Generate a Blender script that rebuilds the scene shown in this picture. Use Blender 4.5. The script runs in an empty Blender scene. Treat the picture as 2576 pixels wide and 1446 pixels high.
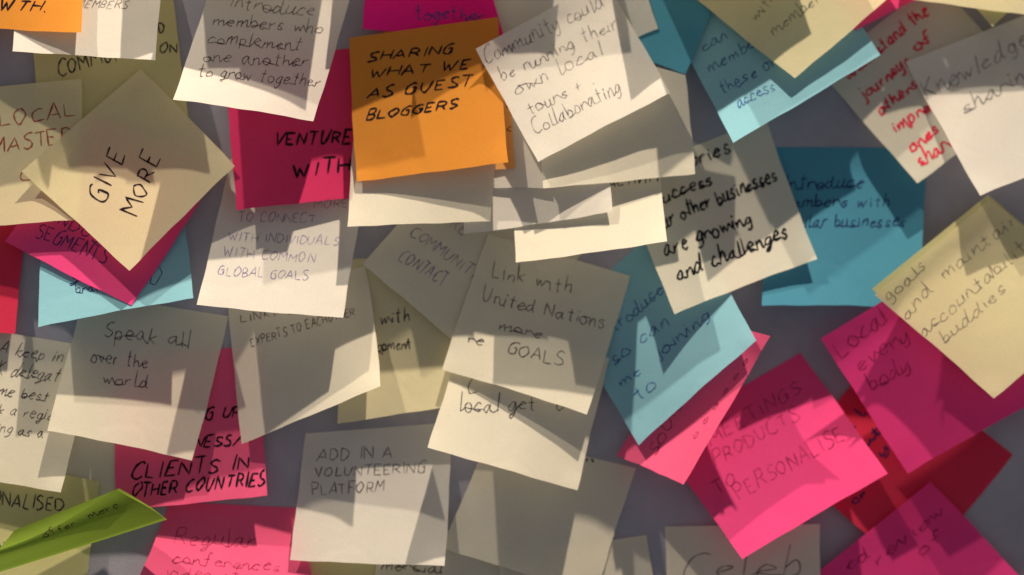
import bpy, math, random
import numpy as np
from mathutils import Vector

# ------------------------------------------------------------------ camera, light, exposure
S = bpy.context.scene
COL = S.collection
W_, H_ = 2575.0, 1446.0            # working units of the layout: 2575 across the picture
MM = 0.001
UNIT = 0.000195                    # metres per layout unit at the wall (a note is 76 mm)
DIST = 1.20
YAW = math.radians(5.0)
CAM = np.array([-DIST*math.sin(YAW), -DIST*math.cos(YAW), 0.0])
LENS = 36.0*DIST/(W_*UNIT)
cd = bpy.data.cameras.new('camera'); cam = bpy.data.objects.new('camera', cd); COL.objects.link(cam)
cam.location = CAM; cam.rotation_euler = (math.radians(90), 0, -YAW)
cd.lens = LENS; cd.sensor_width = 36; cd.clip_end = 50; cd.clip_start = 0.05
cd.dof.use_dof = True; cd.dof.focus_distance = 1.155; cd.dof.aperture_fstop = 2.9
S.camera = cam
FP = LENS/36.0*W_
FWD = np.array([math.sin(YAW), math.cos(YAW), 0.0]); RGT = np.array([math.cos(YAW), -math.sin(YAW), 0.0])

w = bpy.data.worlds.new("World"); S.world = w; w.use_nodes = True
bg = w.node_tree.nodes['Background']; bg.inputs[0].default_value = (0.97, 0.92, 0.92, 1); bg.inputs[1].default_value = 0.225

def spot(name, d, dist, power, col, rad, aim=(0, 0, 0), cone=24, blend=.6):
    l = bpy.data.lights.new(name, 'SPOT'); o = bpy.data.objects.new(name, l); COL.objects.link(o)
    v = Vector(d).normalized()*dist
    o.location = v; l.energy = power; l.color = col; l.shadow_soft_size = rad
    l.spot_size = math.radians(cone); l.spot_blend = blend
    o.rotation_euler = (Vector(aim)-v).to_track_quat('-Z', 'Y').to_euler()
    return o
# d = (right, towards camera is -y, up)
KEY_TAN = 4.2
spot('ceiling_spot', (0.17, -1/KEY_TAN, 1.0), 4.0, 1200, (1.0, 0.82, 0.62), 0.03, (-.10, 0, -.02), 17, 1.0)
spot('ceiling_spot', (-0.51, -1/KEY_TAN, 1.0), 4.2, 640, (1.0, 0.84, 0.64), 0.032)
S.view_settings.view_transform = 'Standard'; S.view_settings.look = 'None'
S.view_settings.exposure = 0.0; S.view_settings.gamma = 1.0
S.cycles.max_bounces = 14; S.cycles.diffuse_bounces = 8; S.cycles.transmission_bounces = 10; S.cycles.transparent_max_bounces = 12

def at(px, py, h):
    """layout position + height off the wall (m) -> world point"""
    px = np.asarray(px, float); py = np.asarray(py, float); h = np.asarray(h, float)
    d = FWD + ((px-W_/2)/FP)[..., None]*RGT + (-(py-H_/2)/FP)[..., None]*np.array([0, 0, 1.0])
    t = (-h-CAM[1])/d[..., 1]
    return CAM + t[..., None]*d

# ------------------------------------------------------------------ materials
def paper(name, col, trans=0.32, grain=1.0):
    m = bpy.data.materials.new(name); m.use_nodes = True; nt = m.node_tree; n = nt.nodes; L = nt.links
    n.clear(); out = n.new('ShaderNodeOutputMaterial')
    tc = n.new('ShaderNodeTexCoord')
    nz = n.new('ShaderNodeTexNoise'); nz.inputs['Scale'].default_value = 1400; nz.inputs['Detail'].default_value = 3
    nb = n.new('ShaderNodeTexNoise'); nb.inputs['Scale'].default_value = 45; nb.inputs['Detail'].default_value = 4
    L.new(tc.outputs['Object'], nz.inputs['Vector']); L.new(tc.outputs['Object'], nb.inputs['Vector'])
    mx = n.new('ShaderNodeMixRGB'); mx.blend_type = 'MULTIPLY'; mx.inputs[0].default_value = 1
    mx.inputs[1].default_value = (*col, 1)
    ad = n.new('ShaderNodeMath'); ad.operation = 'MULTIPLY_ADD'; ad.inputs[1].default_value = 0.22*grain; ad.inputs[2].default_value = 1-0.11*grain
    L.new(nz.outputs['Fac'], ad.inputs[0])
    ad2 = n.new('ShaderNodeMath'); ad2.operation = 'MULTIPLY_ADD'; ad2.inputs[1].default_value = 0.10; ad2.inputs[2].default_value = 0.95
    L.new(nb.outputs['Fac'], ad2.inputs[0])
    mu = n.new('ShaderNodeMath'); mu.operation = 'MULTIPLY'; L.new(ad.outputs[0], mu.inputs[0]); L.new(ad2.outputs[0], mu.inputs[1])
    L.new(mu.outputs[0], mx.inputs[2])
    nm = n.new('ShaderNodeTexNoise'); nm.inputs['Scale'].default_value = 14; nm.inputs['Detail'].default_value = 6; nm.inputs['Roughness'].default_value = .65
    L.new(tc.outputs['Object'], nm.inputs['Vector'])
    m2 = n.new('ShaderNodeMath'); m2.operation = 'MULTIPLY_ADD'; m2.inputs[1].default_value = 0.20; m2.inputs[2].default_value = 0.90
    L.new(nm.outputs['Fac'], m2.inputs[0]); m3 = n.new('ShaderNodeMath'); m3.operation = 'MULTIPLY'
    L.new(mu.outputs[0], m3.inputs[0]); L.new(m2.outputs[0], m3.inputs[1]); L.new(m3.outputs[0], mx.inputs[2])
    vo = n.new('ShaderNodeTexVoronoi'); vo.feature = 'DISTANCE_TO_EDGE'; vo.inputs['Scale'].default_value = 16
    wn = n.new('ShaderNodeTexNoise'); wn.inputs['Scale'].default_value = 30; L.new(tc.outputs['Object'], wn.inputs['Vector'])
    wm_ = n.new('ShaderNodeMixRGB'); wm_.inputs[0].default_value = .03; L.new(tc.outputs['Object'], wm_.inputs[1]); L.new(wn.outputs['Color'], wm_.inputs[2]); L.new(wm_.outputs[0], vo.inputs['Vector'])
    vr = n.new('ShaderNodeMapRange'); vr.inputs[1].default_value = 0; vr.inputs[2].default_value = .05; vr.inputs[3].default_value = 0; vr.inputs[4].default_value = 1
    L.new(vo.outputs['Distance'], vr.inputs[0])
    b0 = n.new('ShaderNodeBump'); b0.inputs['Strength'].default_value = .10; b0.inputs['Distance'].default_value = .0004; L.new(vr.outputs[0], b0.inputs['Height'])
    bp = n.new('ShaderNodeBump'); bp.inputs['Strength'].default_value = 0.16; bp.inputs['Distance'].default_value = 0.001; L.new(b0.outputs[0], bp.inputs['Normal'])
    n3 = n.new('ShaderNodeTexNoise'); n3.inputs['Scale'].default_value = 70; n3.inputs['Detail'].default_value = 3
    L.new(tc.outputs['Object'], n3.inputs['Vector']); L.new(n3.outputs['Fac'], bp.inputs['Height'])
    df = n.new('ShaderNodeBsdfDiffuse'); tr = n.new('ShaderNodeBsdfTranslucent'); ms = n.new('ShaderNodeMixShader')
    ms.inputs[0].default_value = trans
    L.new(mx.outputs[0], df.inputs['Color']); L.new(mx.outputs[0], tr.inputs['Color'])
    L.new(bp.outputs[0], df.inputs['Normal'])
    L.new(df.outputs[0], ms.inputs[1]); L.new(tr.outputs[0], ms.inputs[2]); L.new(ms.outputs[0], out.inputs[0])
    return m

def ink(name, col, op):
    m = bpy.data.materials.new(name); m.use_nodes = True; nt = m.node_tree; n = nt.nodes; L = nt.links
    n.clear(); out = n.new('ShaderNodeOutputMaterial')
    tc = n.new('ShaderNodeTexCoord'); nz = n.new('ShaderNodeTexNoise'); nz.inputs['Scale'].default_value = 260
    L.new(tc.outputs['Object'], nz.inputs['Vector'])
    df = n.new('ShaderNodeBsdfDiffuse'); df.inputs[0].default_value = (*col, 1)
    tp = n.new('ShaderNodeBsdfTransparent'); ms = n.new('ShaderNodeMixShader')
    mr = n.new('ShaderNodeMath'); mr.operation = 'MULTIPLY_ADD'; mr.inputs[1].default_value = 1.3*(1-abs(op-.5)); mr.inputs[2].default_value = op-0.65*(1-abs(op-.5)); mr.use_clamp = True
    L.new(nz.outputs['Fac'], mr.inputs[0]); L.new(mr.outputs[0], ms.inputs[0])
    L.new(tp.outputs[0], ms.inputs[1]); L.new(df.outputs[0], ms.inputs[2]); L.new(ms.outputs[0], out.inputs[0])
    return m

PAP = {
 'white': paper('white_paper', (.81, .79, .74), .38),
 'cream': paper('cream_paper', (.80, .775, .66), .38),
 'yellow': paper('pale_yellow_paper', (.82, .76, .50), .38),
 'olive': paper('yellow_paper', (.74, .70, .36), .34),
 'cyan': paper('pale_blue_paper', (.27, .57, .70), .28),
 'teal': paper('blue_paper', (.09, .34, .50), .28),
 'orange': paper('orange_paper', (.69, .285, .05), .28),
 'orange_back': paper('dull_orange_paper', (.80, .45, .16), .3),
 'pink': paper('hot_pink_paper', (.93, .085, .30), .28),
 'rose': paper('rose_pink_paper', (.93, .13, .29), .28),
 'crimson': paper('crimson_paper', (.82, .055, .19), .28),
 'cerise': paper('cerise_paper', (.89, .06, .29), .28),
 'magenta': paper('magenta_paper', (.88, .02, .30), .28),
 'red': paper('red_paper', (.74, .045, .11), .28),
 'green': paper('lime_green_paper', (.22, .33, .05), .36),
}
INK = {
 'black': ink('black_marker_ink', (.012, .012, .018), .97),
 'pen': ink('dark_pen_ink', (.035, .025, .045), .80),
 'brown': ink('brown_black_pen_ink', (.05, .025, .03), .72),
 'grey': ink('grey_pen_ink', (.07, .06, .09), .60),
 'violet': ink('violet_pen_ink', (.12, .09, .30), .55),
 'blue': ink('blue_pen_ink', (.02, .06, .28), .75),
 'navy': ink('navy_pen_ink', (.02, .03, .13), .85),
 'red': ink('red_pen_ink', (.30, .015, .02), .75),
 'redmarker': ink('red_marker_ink', (.62, .03, .07), .95),
 'wine': ink('dark_red_pen_ink', (.16, .01, .03), .5),
}

# ------------------------------------------------------------------ single-line handwriting letters (x, y in base 36; baseline y=4)
G = dict(
 a="79 5a 28 16 34 55 79/7a 76 94", b="1g 15/17 4a 78 65 34 15", c="79 4a 17 15 44 75", d="79 4a 17 15 34 66 79/8g 76 94",
 e="17 68 79 4a 17 25 44 75", f="8f 6g 4d 44/1a 7a", g="79 4a 17 25 55 79/7a 76 62 30 11", h="1g 14/17 4a 69 74",
 i="2a 25 34/2c 2d", j="4a 42 20 01/4d 4e", k="1g 14/7a 17 74", l="2g 25 34", m="1a 14/17 39 5a 64/67 89 aa b4",
 n="1a 14/17 4a 69 74", o="4a 18 15 44 75 78 4a", p="1a 10/18 4a 78 65 34 15", r="1a 14/17 39 6a", s="79 4a 28 47 66 65 44 15",
 t="4f 45 64/1b 7b", u="1a 15 34 65 7a/7a 75 84", v="1a 44 7a", w="1a 34 59 74 aa", x="1a 74/7a 14", y="1a 15 45 7a/7a 62 30 11",
 A="04 5g 94/28 88", B="1g 14/1g 6g 7d 5a 1a/5a 87 64 14", C="9f 6g 2d 17 34 64 95", D="1g 14/1g 6f 9b 87 54 14",
 E="8g 1g 14 84/1a 6a", F="8g 1g 14/1a 6a", G="9f 6g 2d 17 34 74 89/5a 8a 84", H="1g 14/9g 94/1a 9a", I="2g 24",
 J="6g 66 34 16", K="1g 14/8g 1a 84", L="1g 14 84", M="04 1g 59 9g a4", N="14 1g 94 9g", O="5g 1c 17 44 77 9b 7f 5g",
 P="1g 14/1g 6g 8d 6a 1a", R="1g 14/1g 6g 8d 6a 1a/4a 94", S="8f 5g 2e 3b 79 86 44 15", T="0g 9g/5g 54",
 U="1g 17 44 77 9g", V="0g 44 8g", X="0g 94/9g 04", W="0g 34 5c 84 bg", Y="0g 4a 8g/4a 44")
G['.'] = "24 34"; G['|'] = "04 8h"; G['+'] = "4b 45/18 78"; G['-'] = "19 69"; G['('] = "5h 2c 29 53"
CURVY = set("abcdefghjlmnopqrstuyBCDGJOPRSU(")

def glyph(c):
    out = []
    for st in G[c].split('/'):
        P = np.array([(int(p[0], 36), int(p[1], 36)-4) for p in st.split()], float)
        out.append(P)
    return out

def smooth(P, curvy):
    if len(P) < 3 or not curvy:
        Q = []
        for a, b in zip(P[:-1], P[1:]):
            for t in (0, .25, .5, .75): Q.append(a*(1-t)+b*t)
        Q.append(P[-1]); return np.array(Q)
    X = np.vstack([2*P[0]-P[1], P, 2*P[-1]-P[-2]]); Q = []
    if np.allclose(P[0], P[-1]): X[0] = P[-2]; X[-1] = P[1]
    for i in range(1, len(X)-2):
        p0, p1, p2, p3 = X[i-1], X[i], X[i+1], X[i+2]
        for t in (0, .2, .4, .6, .8):
            Q.append(.5*((2*p1)+(-p0+p2)*t+(2*p0-5*p1+4*p2-p3)*t*t+(-p0+3*p1-3*p2+p3)*t**3))
    Q.append(P[-1]); return np.array(Q)

def line_strokes(text, x0, y0, x1, y1, h, slant, rng):
    """polylines (layout units) for a line of writing whose baseline runs (x0,y0)-(x1,y1); h = capital height"""
    items = []; x = 0.0; prev = None
    for c in text:
        if c == ' ': x += 7.5; items.append((' ', x, [])); continue
        gs = glyph(c); wd = max(g[:, 0].max() for g in gs)
        items.append((c, x, gs)); x += wd+2.4+rng.uniform(-.4, .5)
    L = max(x-2.4, 1); D = math.hypot(x1-x0, y1-y0); ex = np.array([(x1-x0)/D, (y1-y0)/D]); ey = np.array([ex[1], -ex[0]])
    sx = D/L; sy = h/12.0; res = []
    for c, ox, gs in items:
        if c == ' ': prev = None; continue
        dy = rng.uniform(-.8, .8); sc = rng.uniform(.84, 1.18); rot = rng.uniform(-.11, .11); jx = rng.uniform(-.3, .3)
        ent = None
        for gi, g in enumerate(gs):
            g = g+np.array([[rng.uniform(-.62, .62), rng.uniform(-.62, .62)] for _ in g])
            q = smooth(g, c in CURVY)
            X = (q[:, 0]*rng.uniform(.97, 1.03)+jx); Y = q[:, 1]*sc+dy
            X2 = (ox+X)*sx+(Y*sy)*(slant+rot); Y2 = Y*sy
            res.append(np.array([x0, y0])+X2[:, None]*ex+Y2[:, None]*ey)
            if gi == 0 and c.islower() and prev is not None and rng.random() < .75:
                tgt = res[-1][int(np.argmin(X2))]; mid = (prev+tgt)/2-ey*h*.03
                res.append(smooth(np.array([prev, mid, tgt]), True))
        prev = res[-1][-1] if (c.islower() and c not in 'ijxtf') else None
    return res

# ------------------------------------------------------------------ a note: a sheet held at its top edge and curling off the wall
class Sheet:
    def __init__(s, corners, lift, base=(0, 0), p=1.35, bow=None, wave=None, seed=0, strip=.13):
        r = random.Random(seed)
        s.q = np.array(corners, float)                # TL TR BR BL
        s.lift = (lift, lift) if not isinstance(lift, tuple) else lift   # mm at BL, BR
        s.c = np.array([base[0], base[1], 0, 0], float)   # extra corner heights TL TR BR BL (mm)
        s.p = p; s.strip = strip
        s.bow = bow if bow is not None else (r.uniform(-4, 4), r.uniform(-3.5, 3.5), r.uniform(-3.5, 3.5))
        s.ph = [r.uniform(0, 6.28) for _ in range(8)]
        s.wave = (wave if wave is not None else r.uniform(-1.6, 1.6))*.4
        s.ear = (r.uniform(-.6, 1.4), r.uniform(-.6, 1.4))
    def W(s, u, v):
        return np.stack([(1-u)*(1-v), u*(1-v), u*v, (1-u)*v], -1)
    def height(s, u, v):                              # metres
        t = np.clip((v-s.strip)/(1-s.strip), 0, 1)
        l = s.lift[0]*(1-u)+s.lift[1]*u
        return (s.W(u, v)@s.c + l*t**s.p + s.wave*4*u*(1-u)*t*t + 0.05*np.sin(7*u+4*v)*t
                + s.ear[0]*np.exp(-(u*u+(1-v)**2)/.012) + s.ear[1]*np.exp(-((1-u)**2+(1-v)**2)/.012))*MM
    def pix(s, u, v, bow=True):
        P = s.W(u, v)@s.q
        if bow:
            dv = (s.q[3]+s.q[2]-s.q[0]-s.q[1]); dv = dv/np.linalg.norm(dv)
            du = (s.q[1]+s.q[2]-s.q[0]-s.q[3]); du = du/np.linalg.norm(du)
            P = P+(s.bow[0]*4*u*(1-u)*v*v)[..., None]*dv+((s.bow[1]*(1-u)+s.bow[2]*u)*4*v*(1-v))[..., None]*du
            a, b, c, d = s.ph[:4]
            P = P+((.7*np.sin(13*u+a)+.4*np.sin(29*u+b))*v**6)[..., None]*dv
            P = P+((.7*np.sin(11*v+c)+.35*np.sin(27*v+d))*(2*u-1)**5)[..., None]*du
        return P
    def inv(s, px, py, n=10):
        u = np.full(px.shape, .5); v = np.full(px.shape, .5); A, B, C, D = s.q
        for _ in range(n):
            P = s.W(u, v)@s.q; ex = P[..., 0]-px; ey = P[..., 1]-py
            du = (1-v)[..., None]*(B-A)+v[..., None]*(C-D); dv = (1-u)[..., None]*(D-A)+u[..., None]*(C-B)
            det = du[..., 0]*dv[..., 1]-du[..., 1]*dv[..., 0]
            u = u-(ex*dv[..., 1]-ey*dv[..., 0])/det; v = v-(du[..., 0]*ey-du[..., 1]*ex)/det
            u = np.clip(u, -3, 4); v = np.clip(v, -3, 4)
        return u, v

SHEETS = []
gu, gv = np.meshgrid(np.linspace(0, 1, 17), np.linspace(0, 1, 17))
GUV = (gu.ravel(), gv.ravel())
def settle(s, gap=0.6, cast=None):
    if cast:                                            # how far down (layout units) the shadows of the lower corners reach
        L = []
        for (x, y), d in zip((s.q[3], s.q[2]), cast):
            lx, ly = np.array([x-.17*d]), np.array([y+d]); h = 0.0
            for o in SHEETS:
                a, b = o.inv(lx, ly)
                if 0 <= a[0] <= 1 and 0 <= b[0] <= 1: h = max(h, float(o.height(a, b)[0])/MM)
            L.append(h+d*UNIT/MM/KEY_TAN)
        s.lift = (L[0]-s.c[3], L[1]-s.c[2])
    pts = [s.pix(*GUV)]; 
    for o in SHEETS: pts.append(o.pix(*GUV))
    P = np.vstack(pts); u, v = s.inv(P[:, 0], P[:, 1])
    m = (u > -.03) & (u < 1.03) & (v > -.03) & (v < 1.03); P = P[m]; u = np.clip(u[m], 0, 1); v = np.clip(v[m], 0, 1)
    need = np.zeros(len(P))
    for o in SHEETS:
        a, b = o.inv(P[:, 0], P[:, 1]); k = (a > -.02) & (a < 1.02) & (b > -.02) & (b < 1.02)
        hh = o.height(np.clip(a, 0, 1), np.clip(b, 0, 1))/MM+gap
        need = np.where(k, np.maximum(need, hh), need)
    need = np.maximum(need, .3)
    Wt = s.W(u, v); h0 = s.height(u, v)/MM
    c = np.zeros(4)
    for _ in range(400):
        d = need-(h0+Wt@c); i = int(np.argmax(d))
        if d[i] < 1e-3: break
        c += Wt[i]*d[i]/(Wt[i]@Wt[i])
    s.c = s.c+c
    SHEETS.append(s)

def mesh_obj(name, V, F, mat, parent=None, org=None, smooth_=True):
    org = np.zeros(3) if org is None else org
    me = bpy.data.meshes.new(name); me.from_pydata((V-org).tolist(), [], F); me.materials.append(mat)
    if smooth_: me.polygons.foreach_set('use_smooth', [True]*len(me.polygons))
    me.update(); o = bpy.data.objects.new(name, me); COL.objects.link(o)
    if parent: o.parent = parent
    else: o.location = org
    return o

def grid_faces(n, m):
    return [(j*m+i, (j+1)*m+i, (j+1)*m+i+1, j*m+i+1) for j in range(n-1) for i in range(m-1)]

def ribbon(polys, width, surf, rng, org, parent, mat):
    V = []; F = []
    for P in polys:
        if len(P) < 2: continue
        T = np.gradient(P, axis=0); T /= (np.linalg.norm(T, axis=1)[:, None]+1e-9); N = np.stack([-T[:, 1], T[:, 0]], 1)
        ww = width*.5*(1+.22*np.sin(np.arange(len(P))*.9+rng.uniform(0, 6)))*rng.uniform(.85, 1.15)
        ww[0] *= .7; ww[-1] *= .55
        A = P+N*ww[:, None]; B = P-N*ww[:, None]
        a3, ka = surf(A); b3, kb = surf(B); ok = ka & kb
        base = sum(len(x) for x in V); V.append(np.stack([a3, b3], 1).reshape(-1, 3))
        for i in range(len(P)-1):
            if ok[i] and ok[i+1]:
                F.append((base+2*i, base+2*i+1, base+2*i+3, base+2*i+2))
    if not F: return None
    V = np.vstack(V)
    return mesh_obj('handwriting', V, F, mat, parent, org, False)

COUNT = [0]
def note(colour, corners, lift, label, lines=(), inkn='pen', wid=2.2, slant=.1, base=(0, 0), p=1.22, bow=None, wave=None, group=None, strip=.13, cast=None):
    COUNT[0] += 1; seed = COUNT[0]*7+3; rng = random.Random(seed)
    s = Sheet(corners, lift, base, p, bow, wave, seed, strip); settle(s, cast=cast)
    n = 26; U, Vv = np.meshgrid(np.linspace(0, 1, n), np.linspace(0, 1, n)); U = U.ravel(); Vv = Vv.ravel()
    P = s.pix(U, Vv); h = s.height(U, Vv); X = at(P[:, 0], P[:, 1], h)
    org = X[n//2]
    o = mesh_obj('sticky_note', X, grid_faces(n, n), PAP[colour], None, org)
    o['label'] = label; o['category'] = 'sticky note'
    if group: o['group'] = group
    def surf(Q):
        u, v = s.inv(Q[:, 0], Q[:, 1]); ok = (u > .004) & (u < .996) & (v > .004) & (v < .996)
        u = np.clip(u, 0, 1); v = np.clip(v, 0, 1)
        PP = s.pix(u, v); return at(PP[:, 0], PP[:, 1], s.height(u, v)+.00012), ok
    polys = []
    for ln in lines:
        t, x0, y0, x1, y1, hh = ln[:6]; sl = ln[6] if len(ln) > 6 else slant
        polys += line_strokes(t, x0, y0, x1, y1, hh, sl, rng)
    if polys: ribbon(polys, wid, surf, rng, org, o, INK[inkn])
    return o

# ------------------------------------------------------------------ the wall
wm = bpy.data.materials.new('painted_wall'); wm.use_nodes = True; nt = wm.node_tree; b = nt.nodes['Principled BSDF']
b.inputs['Roughness'].default_value = .65
tc = nt.nodes.new('ShaderNodeTexCoord'); nz = nt.nodes.new('ShaderNodeTexNoise'); nz.inputs['Scale'].default_value = 16; nz.inputs['Detail'].default_value = 9; nz.inputs['Roughness'].default_value = .7
cr = nt.nodes.new('ShaderNodeValToRGB'); cr.color_ramp.elements[0].color = (.24, .25, .31, 1); cr.color_ramp.elements[1].color = (.33, .325, .40, 1)
cr.color_ramp.elements[0].position = .35; cr.color_ramp.elements[1].position = .65
n2 = nt.nodes.new('ShaderNodeTexNoise'); n2.inputs['Scale'].default_value = 900; bp = nt.nodes.new('ShaderNodeBump'); bp.inputs['Strength'].default_value = .2; bp.inputs['Distance'].default_value = .0004
nt.links.new(tc.outputs['Object'], nz.inputs['Vector']); nt.links.new(tc.outputs['Object'], n2.inputs['Vector'])
nt.links.new(nz.outputs['Fac'], cr.inputs[0]); nt.links.new(cr.outputs[0], b.inputs['Base Color']); nt.links.new(n2.outputs['Fac'], bp.inputs['Height']); nt.links.new(bp.outputs[0], b.inputs['Normal'])
X0, X1, Z0, Z1 = -1.5, 1.5, -1.2, 1.2
WV = np.array([(X0, 0, Z0), (X1, 0, Z0), (X1, 0, Z1), (X0, 0, Z1), (X0, .1, Z0), (X1, .1, Z0), (X1, .1, Z1), (X0, .1, Z1)], float)
wl = mesh_obj('wall', WV, [(0, 1, 2, 3), (5, 4, 7, 6), (4, 0, 3, 7), (1, 5, 6, 2), (3, 2, 6, 7), (4, 5, 1, 0)], wm, smooth_=False); wl['kind'] = 'structure'

# ------------------------------------------------------------------ the notes, from the wall outwards (corners: top-left, top-right, bottom-right, bottom-left)
N = note
N('red', [(2215, 880), (2548, 1144), (2300, 1445), (1975, 1170)], (4, 4), 'dark red tilted note under the pink notes, black scribbles along its left side',
  [('ll', 2140, 1090, 2175, 1040, 26), ('ut', 2175, 1125, 2215, 1085, 24), ('y', 2215, 1150, 2232, 1130, 24), ('or', 2145, 1268, 2180, 1248, 24)], 'navy', 5)
N('cerise', [(2040, 1452), (2340, 1211), (2605, 1498), (2300, 1745)], 8, 'deep pink tilted note at the bottom right corner with faint dark pen lines',
  [('review', 2205, 1425, 2375, 1290, 34), ('of', 2310, 1400, 2370, 1360, 30), ('ed', 2130, 1440, 2190, 1400, 30)], 'wine', 3)
N('cream', [(1671, 1324), (2062, 1318), (2068, 1720), (1685, 1730)], 6, 'greyish cream note at the bottom edge with a large dark word starting Cel',
  [('Celeb', 1712, 1462, 2010, 1456, 78)], 'brown', 2.6, .15)
N('teal', [(1946, 370), (2332, 371), (2312, 775), (1915, 769)], (16, 14), 'dark blue upright note reading Introduce members with similar businesses',
  [('Introduce', 1975, 478, 2170, 470, 36), ('members with', 1962, 522, 2235, 518, 32), ('similar businesses', 1965, 572, 2275, 570, 32)], 'navy', 3.0, .2)
N('cream', [(2058, 176), (2355, -52), (2605, 235), (2307, 461)], (9, 9), 'greyish note with bold red marker writing about the journeys of others, at upper right',
  [('understand the', 2135, 200, 2335, 35, 32), ('journeys', 2172, 253, 2290, 160, 34), ('of', 2305, 135, 2345, 100, 34), ('others', 2214, 290, 2308, 220, 32), ('improve', 2252, 335, 2375, 255, 32), ('ones', 2293, 384, 2362, 330, 32), ('share', 2313, 418, 2402, 362, 36)], 'redmarker', 5.2, cast=(137, 137))
N('cerise', [(2064, 851), (2388, 655), (2620, 1000), (2282, 1191)], (15, 13), 'hot pink note reading Local every body, under the pale yellow goals note',
  [('Local', 2112, 900, 2235, 805, 46), ('every', 2162, 935, 2290, 850, 40), ('body', 2192, 985, 2290, 925, 42)], 'wine', 2.8)
N('olive', [(2193, 726), (2484, 490), (2790, 752), (2494, 990)], (9, 9), 'yellow note showing only a thin sliver along the upper left edge of the goals note')
N('yellow', [(2198, 742), (2488, 503), (2800, 760), (2499, 1002)], (29, 27), 'pale yellow note at the right edge with faint writing about goals and accountability',
  [('goals', 2233, 762, 2330, 672, 34), ('and', 2275, 808, 2345, 735, 34), ('maintain', 2372, 705, 2560, 560, 34), ('accountability', 2318, 852, 2600, 615, 36), ('buddies', 2372, 868, 2530, 735, 32)], 'grey', 2.2)
N('white', [(2276, 156), (2636, 15), (2826, 356), (2464, 492)], (25, 22), 'pale note reading Knowledge sharing in grey pen, its lower half brightly lit',
  [('Knowledge', 2333, 252, 2590, 112, 50), ('sharing', 2424, 290, 2610, 185, 42)], 'grey', 2.8, .15)
N('pink', [(1648, 1100), (2013, 887), (2232, 1191), (1867, 1406)], (22, 20), 'hot pink note at lower right with the word PERSONALISE across its lit lower half', wave=-2,
  lines=[('MEETINGS', 1790, 1120, 2015, 985, 32), ('PRODUCTS', 1800, 1172, 2010, 1055, 34), ('TO', 1805, 1245, 1855, 1215, 34), ('PERSONALISE', 1858, 1258, 2125, 1105, 38)], inkn='wine', wid=2.4)
N('rose', [(1765, 800), (1937, 845), (1718, 1219), (1551, 1146)], (6, 26), 'rose pink note at a steep angle beneath the light blue note, dotted with small writing', base=(4, 33),
  lines=[('social', 1645, 1150, 1730, 990, 46), ('o o o o o o', 1745, 1105, 1880, 905, 12)], inkn='wine', wid=2.6)
N('cyan', [(1416, 785), (1712, 521), (1902, 857), (1606, 1120)], (15, 31), 'light blue tilted note reading Introduce so can me to in blue pen',
  [('Introduce', 1520, 858, 1668, 735, 36), ('so can', 1545, 918, 1685, 815, 36), ('joining', 1655, 905, 1785, 800, 30), ('me', 1562, 972, 1612, 938, 28), ('to', 1600, 1012, 1650, 975, 38)], 'blue', 2.4)
N('olive', [(780, 1290), (1110, 1310), (1085, 1700), (740, 1680)], 3, 'brownish yellow note at the bottom edge, just visible under the bright volunteering note')
N('cream', [(962, 1325), (1275, 1340), (1262, 1735), (905, 1735)], 4, 'shaded note at the bottom edge under the volunteering note with part of one dark word',
  [('mercial', 960, 1430, 1110, 1442, 30)], 'brown', 3)
N('cream', [(1250, 1402), (1624, 1345), (1684, 1720), (1310, 1775)], 3, 'blank grey note at the bottom edge right of centre')
N('cream', [(1235, 1092), (1600, 1177), (1500, 1492), (1112, 1378)], (6, 6), 'large blank shaded note below the note that reads local get',
  [('R', 1473, 1160, 1492, 1162, 36)], 'black', 4.5)
N('yellow', [(875, 652), (1220, 640), (1232, 1006), (848, 1066)], (7, 9), 'shaded yellowish note with the words With and development, between two brighter notes',
  [('with', 955, 818, 1030, 806, 34), ('development', 880, 888, 1034, 876, 28)], 'pen', 3, .1)
N('cream', [(-70, 900), (318, 925), (288, 1290), (-95, 1272)], 3, 'olive shaded note at lower left, a blank strip of it beside the pink CLIENTS note')
N('olive', [(-145, 1132), (250, 1211), (200, 1600), (-190, 1520)], 5, 'olive yellow note at lower left reading PERSONALISED in dark pen',
  [('PERSONALISED', -120, 1262, 157, 1285, 32), ('Ave', -12, 1385, 42, 1370, 28)], 'pen', 3.8, .05)
N('cream', [(-118, 815), (252, 875), (153, 1238), (-228, 1166)], (10, 10), 'pale note at the left edge with five lines of small dark cursive',
  [('A keep in t', -5, 888, 190, 915, 34), ('K delegates', -10, 940, 180, 965, 34), ('me best p', -8, 990, 152, 1012, 28), ('k a region', -8, 1040, 150, 1058, 28), ('ing as a', -12, 1085, 108, 1100, 28)], 'pen', 2.2, .3)
N('rose', [(428, 1262), (757, 1277), (812, 1600), (288, 1592)], (20, 20), 'pink note at the bottom edge reading Regular conferences video', wave=2,
  lines=[('Regular', 432, 1368, 638, 1374, 42), ('conferences', 428, 1415, 702, 1436, 30), ('video of', 412, 1450, 600, 1462, 34)], inkn='wine', wid=2.3, slant=.2)
N('rose', [(288, 900), (655, 868), (672, 1246), (292, 1284)], (7, 8), 'pink note at lower left with CLIENTS IN OTHER COUNTRIES in heavy black marker',
  [('SETTING UP', 380, 1062, 602, 1050, 26), ('BUSINESS|', 400, 1130, 606, 1120, 26), ('CLIENTS IN', 328, 1205, 624, 1178, 34), ('OTHER COUNTRIES', 330, 1250, 664, 1218, 32)], 'black', 5.0, .35, cast=(60, 125))
N('cream', [(215, 738), (574, 795), (483, 1158), (118, 1083)], (14, 16), 'greyish white note reading Speak all over the world in dark cursive',
  [('Speak all', 258, 848, 472, 872, 42), ('over the', 228, 912, 368, 925, 36), ('world', 256, 965, 370, 975, 34)], 'pen', 2.3, .05, cast=(120, 90))
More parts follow.
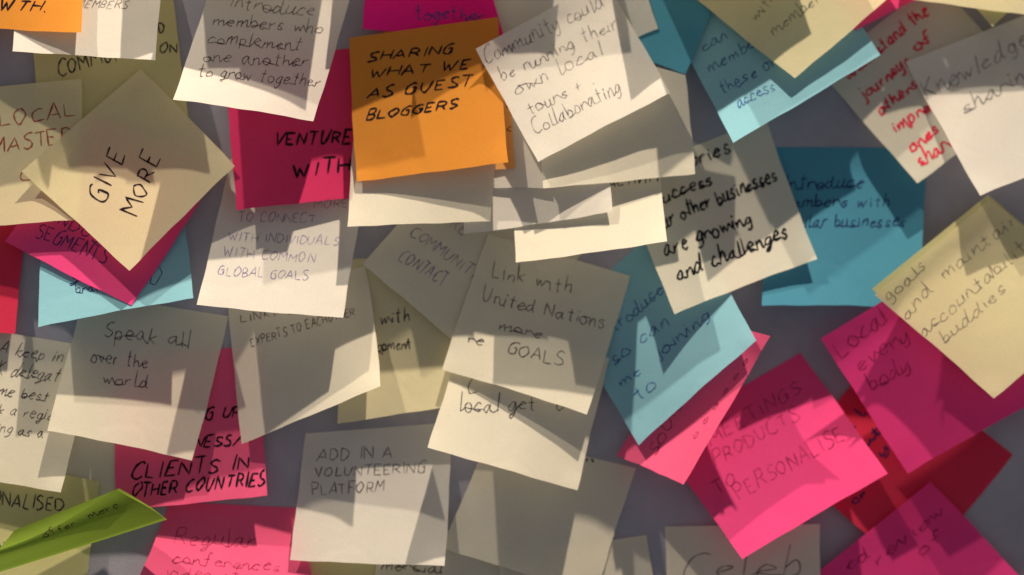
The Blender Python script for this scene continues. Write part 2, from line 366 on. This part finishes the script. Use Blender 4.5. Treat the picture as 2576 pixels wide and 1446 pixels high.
N('white', [(768, 1090), (1134, 1062), (1118, 1422), (729, 1408)], (15, 14), 'pale note at the bottom reading ADD IN A VOLUNTEERING PLATFORM, its lower third brightly lit', wave=.5,
  lines=[('ADD IN A', 796, 1160, 984, 1150, 30), ('VOLUNTEERING', 792, 1200, 1066, 1188, 26), ('PLATFORM', 783, 1244, 962, 1236, 27)], inkn='brown', wid=2.3, slant=.12, cast=(200, 200))
N('cream', [(572, 760), (918, 668), (957, 971), (607, 1117)], (13, 13), 'pale note reading LINKING EXPERTS TO EACH OTHER in small dark capitals', bow=(0, 0, 5), wave=-1,
  lines=[('LINKING', 602, 812, 740, 786, 20), ('EXPERTS TO EACHOTHER', 630, 872, 888, 792, 20)], inkn='brown', wid=2.2, slant=.15, cast=(170, 331))
N('white', [(578, 400), (925, 445), (863, 798), (495, 766)], (19, 17), 'white note reading TO CONNECT WITH INDIVIDUALS WITH COMMON GLOBAL GOALS in violet pen',
  [('MORE', 790, 524, 876, 520, 22), ('TO CONNECT', 596, 556, 792, 560, 22), ('WITH INDIVIDUALS', 572, 604, 852, 616, 22), ('WITH COMMON', 560, 642, 790, 660, 22), ('GLOBAL GOALS', 545, 690, 775, 702, 22)], 'violet', 2.1, .15, cast=(358, 186))
N('cream', [(1163, 380), (1466, 635), (1215, 922), (912, 664)], (5, 9), 'grey tilted note with COMMUNITY CONTACT in violet capitals, left corner pointing out',
  [('RE', 1130, 570, 1165, 592, 30), ('COMMUNITY', 1030, 590, 1192, 705, 30), ('CONTACT', 1000, 652, 1112, 722, 32)], 'violet', 2.6, .1, cast=(100, 100))
N('cream', [(1170, 835), (1533, 900), (1452, 1234), (1075, 1126)], (14, 12), 'pale note reading local get in dark pen with a bright lit lower edge', wave=2,
  lines=[('C', 1172, 985, 1200, 990, 55), ('local get', 1152, 1036, 1345, 1030, 42), ('U', 1395, 1030, 1415, 1036, 28)], inkn='pen', wid=2.6, cast=(275, 275))
N('cream', [(1228, 588), (1585, 694), (1476, 1043), (1111, 930)], (14, 16), 'grey note in the middle reading Link with United Nations more GOALS', wave=1,
  lines=[('Link with', 1235, 696, 1432, 738, 38), ('United Nations', 1212, 758, 1515, 826, 38), ('more', 1252, 828, 1360, 852, 30), ('re', 1175, 862, 1215, 868, 26), ('GOALS', 1272, 890, 1412, 922, 32)], inkn='pen', wid=2.3, slant=.05, cast=(116, 112))
N('cream', [(1560, 440), (1926, 297), (2055, 651), (1696, 790)], (9, 9), 'greyish note in bold black writing, its last lines reading are growing and challenges',
  [('stories', 1690, 440, 1838, 380, 42), ('success', 1650, 518, 1795, 460, 38), ('our other businesses', 1655, 577, 1958, 452, 42), ('are growing', 1672, 645, 1895, 560, 42), ('and challenges', 1704, 704, 1985, 598, 44)], 'black', 5.0, .12, cast=(135, 290))
N('cyan', [(1672, 22), (2012, -195), (2213, 138), (1844, 358)], (14, 16), 'light blue tilted note with blue pen writing below the yellow tip at the top right',
  [('can', 1770, 128, 1830, 95, 26), ('member', 1786, 184, 1920, 105, 34), ('these or', 1816, 240, 1955, 160, 34), ('access', 1856, 270, 1950, 225, 34)], 'blue', 2.4, cast=(340, 330))
N('teal', [(1495, -290), (1868, -172), (1724, 186), (1354, 62)], 7, 'mid blue blank tilted note wedged between the white Community note and the yellow tip', cast=(60, 232))
N('white', [(1180, -140), (1530, -290), (1654, 72), (1310, 228)], (5, 6), 'white note showing one blank corner just right of the Community note')
N('cream', [(1270, 250), (1636, 215), (1678, 607), (1297, 661)], (13, 13), 'pale note with a wide blank lit lower edge and the small capitals ACTIVITY',
  [('ACTIVITY', 1532, 470, 1662, 455, 22)], 'brown', 3.4, cast=(350, 450))
N('white', [(1165, 200), (1500, 150), (1540, 532), (1167, 589)], (9, 8), 'pale blank note whose lower edge lies across the note with the small word ACTIVITY')
N('white', [(1000, 120), (1345, 105), (1375, 473), (1010, 481)], (5, 5), 'pale blank note showing a short straight lower edge just right of the orange note')
N('crimson', [(562, 150), (925, 118), (934, 494), (595, 528)], (8, 7), 'crimson note with VENTURE WITH in black marker, left of the bright orange note',
  [('VENTURE', 688, 368, 880, 360, 30), ('WITH', 735, 448, 880, 430, 34)], 'black', 5.4, .3, cast=(88, 88))
N('orange_back', [(965, 70), (1262, 70), (1296, 424), (950, 450)], 5, 'dull orange note peeking out at the right side of the bright orange note',
  [('ge', 1268, 262, 1320, 258, 28), ('ai', 1272, 330, 1315, 325, 24)], 'brown', 3)
N('cream', [(903, 190), (1262, 180), (1233, 557), (874, 570)], (10, 8), 'pale blank note hanging out below the bright orange note', cast=(138, 200))
N('cream', [(1355, 85), (1724, 189), (1749, 437), (1365, 473)], (3, 2), 'greyish yellow blank note behind and below the white Community note')
N('pink', [(2010, -225), (2330, -400), (2490, -95), (2150, 76)], (6, 10), 'hot pink note curling out at the top edge behind the yellow tip')
N('olive', [(2240, -210), (2520, -470), (2770, -190), (2495, 67)], 6, 'yellow note of which one corner points down at the top right, behind a pale note')
N('yellow', [(2305, -385), (2695, -340), (2655, 46), (2268, -6)], (16, 18), 'pale yellow note whose lit lower edge runs along the top right corner', bow=(2, 0, 0))
N('yellow', [(1703, -43), (1990, -292), (2285, -52), (1998, 197)], (22, 20), 'yellow tilted note whose bright corner points down over the light blue note at top right',
  [('with', 1900, 55, 1955, -5, 28), ('members', 1945, 88, 2085, -15, 30)], 'grey', 2.1, cast=(37, 60))
N('magenta', [(950, -285), (1175, -260), (1268, 100), (912, 73)], (8, 8), 'magenta note with the word together in blue pen, above the orange note',
  [('together', 1042, 45, 1215, 52, 34), ('by', 1072, 98, 1100, 98, 34)], 'blue', 3.2)
N('orange', [(879, 95), (1252, 43), (1278, 408), (897, 457)], (12, 13), 'bright orange note reading SHARING WHAT WE AS GUEST BLOGGERS in black marker',
  [('SHARING', 922, 156, 1140, 132, 22), ('WHAT WE S', 930, 196, 1240, 166, 22), ('AS GUEST', 925, 246, 1185, 216, 23), ('BLOGGERS', 920, 302, 1150, 270, 22)], 'black', 4.3, .5, cast=(20, 60))
N('white', [(1196, 123), (1520, -52), (1686, 234), (1353, 408)], (15, 14), 'white tilted note reading Community could be running their own local tours', wave=.6,
  lines=[('Community could', 1222, 160, 1520, 18, 40), ('be running their', 1262, 206, 1552, 70, 34), ('own local', 1298, 240, 1518, 135, 36), ('tours + .', 1330, 290, 1492, 212, 34), ('Collaborating', 1348, 340, 1562, 232, 38)], inkn='grey', wid=2.2, slant=.1, cast=(110, 110))
N('olive', [(62, -70), (424, -82), (475, 315), (98, 335)], 4, 'olive yellow note with COMMUNITY and ON in dark pen under a white note',
  [('COMMUNITY', 142, 192, 375, 132, 36), ('ON', 400, 134, 443, 130, 26), ('D', 398, 82, 412, 80, 26)], 'pen', 4.2)
N('red', [(-330, 500), (64, 500), (37, 838), (-350, 824)], 6, 'dark crimson blank note at the left edge under the LOCAL note')
N('cyan', [(112, 462), (448, 445), (487, 750), (95, 823)], (11, 14), 'light blue note under the pink corner at left, with dark scribbled writing', wave=-2,
  lines=[('growing D', 175, 705, 400, 715, 44), ('brain', 190, 738, 262, 735, 26)], inkn='navy', wid=2.3, cast=(271, 267))
N('pink', [(238, 288), (545, 438), (331, 768), (13, 606)], (12, 15), 'hot pink tilted note with the word SEGMENTS under the yellow GIVE MORE note',
  [('INDUSTRY', 130, 555, 330, 650, 30), ('SEGMENTS', 88, 592, 262, 660, 36)], 'navy', 3.0, cast=(80, 12))
N('yellow', [(-190, 235), (205, 198), (200, 553), (-185, 587)], (7, 7), 'pale yellow note at the left edge with LOCAL MASTER in red pen',
  [('LOCAL', -5, 318, 190, 290, 34), ('MASTER', -20, 385, 178, 360, 36), ('C', 45, 455, 75, 455, 42)], 'red', 3.4, .1, cast=(90, 60))
N('yellow', [(53, 432), (354, 173), (590, 417), (325, 681)], (13, 13), 'yellow diamond tilted note reading GIVE MORE up the slope in black pen', wave=1.5,
  lines=[('GIVE', 262, 515, 312, 392, 44), ('MORE', 345, 545, 402, 400, 42)], inkn='black', wid=4.0, slant=.05, cast=(45, 120))
N('white', [(48, -235), (428, -225), (391, 152), (31, 129)], (12, 14), 'white note with part of a grey scribbled word, under the cut off orange note',
  [('MEMBERS', 190, 18, 318, 22, 20)], 'grey', 2.2, .5, cast=(330, 280))
N('orange', [(-170, -310), (224, -300), (205, 83), (-185, 58)], (12, 14), 'orange note whose writing ends in WTH and a full stop',
  [('GROWTH', -110, 22, 98, 26, 26), ('.', 108, 26, 114, 26, 26)], 'black', 4.6, .5, cast=(25, 25))
N('white', [(548, -92), (896, -62), (788, 305), (435, 250)], (22, 21), 'white note at the top reading Introduce members who complement one another', bow=(-3, 2, 2),
  lines=[('Introduce', 573, 18, 786, 42, 36), ('members who', 532, 62, 806, 84, 32), ('complement', 520, 108, 752, 126, 34), ('one another', 508, 154, 770, 168, 32), ('to grow together', 495, 192, 800, 218, 32)], inkn='brown', wid=2.2, slant=.2, cast=(382, 320))
# --- the curled lime green note at lower left: a roll seen from outside
def curled():
    n, m = 30, 22
    t = np.linspace(0, 1, n); sidx = np.linspace(0, 1, m); V = []
    def mixp(a, b, q): return np.array(a)*(1-q)+np.array(b)*q
    for j in range(m):
        q = sidx[j]
        A = mixp((36, 1334), (300, 1228), q); B = mixp((-60, 1452), (424, 1302), q); Cc = mixp((-60, 1402), (290, 1231), q)+np.array([0, 20*math.sin(math.pi*q)])
        for i in range(n):
            tt = t[i]
            if tt < .5:
                k = tt/.5; P = A*(1-k)+B*k; h = 9+6*math.sin(k*math.pi/2)*k
            else:
                k = (tt-.5)/.5; P = B*(1-k)+Cc*k; h = 15+9*math.sin(k*math.pi/2)
            P = P+np.array([0, 7*math.exp(-((tt-.5)/.12)**2)])
            X = at(P[0], P[1], (h+4*(1-q))*MM); V.append(X)
    V = np.array(V); org = V[0]
    o = mesh_obj('sticky_note', V, grid_faces(m, n), PAP['green'], None, org)
    o['label'] = 'lime green note curled into a roll at the lower left, beside the pink CLIENTS note'; o['category'] = 'sticky note'
    rng = random.Random(5); polys = []
    for tx, x0, y0, x1, y1, hh in (('more', 225, 1305, 300, 1275, 18), ('offer', 110, 1352, 190, 1322, 16)):
        polys += line_strokes(tx, x0, y0, x1, y1, hh, -.3, rng)
    def surf(Q):
        # front lip of the roll: between fold and edge
        X = []; 
        for x, y in Q:
            q = 0.5
            for _ in range(12):
                B = mixp((-60, 1452), (424, 1302), q); Cc = mixp((-60, 1402), (290, 1231), q)+np.array([0, 20*math.sin(math.pi*q)])
                d = Cc-B; k = np.clip(((np.array([x, y])-B)@d)/(d@d), 0, 1); Pk = B+d*k; q = np.clip(q+(x-Pk[0])/450, 0, 1)
            h = 15+9*math.sin(k*math.pi/2)+4*(1-q)+.5
            X.append(at(x, y, h*MM))
        return np.array(X), np.ones(len(Q), bool)
    ribbon(polys, 2.6, surf, rng, org, o, INK['brown'])
curled()

# --- unseen notes just above the picture, put there for the shadows they throw into it
N('cream', [(360, -530), (725, -540), (738, -168), (366, -152)], (38, 28), 'unseen pale note added above the white MEMBERS note to block light', group='notes above the picture')  # added out of view to close a gap of light between neighbouring shadows
N('cream', [(540, -500), (890, -455), (839, -79), (440, -140)], (33, 29), 'pale note stuck above the Introduce members note', group='notes above the picture')
N('cream', [(900, -430), (1240, -450), (1205, -72), (862, -48)], (25, 25), 'unseen pale note added above the magenta note at its left to shade it', group='notes above the picture')  # added out of view to darken the magenta note and the orange note's top
N('yellow', [(1100, -480), (1420, -560), (1450, -150), (1095, -25)], (26, 24), 'yellow note stuck above the magenta note at its right', group='notes above the picture', cast=(200, 273))
N('cream', [(1500, -370), (1810, -540), (1965, -195), (1640, -34)], (22, 22), 'pale note stuck above the mid blue note', group='notes above the picture', cast=(271, 271))
N('yellow', [(1580, -340), (1930, -520), (2090, -190), (1745, -20)], (34, 34), 'yellow note stuck above the hanging yellow corner', group='notes above the picture', cast=(243, 243))
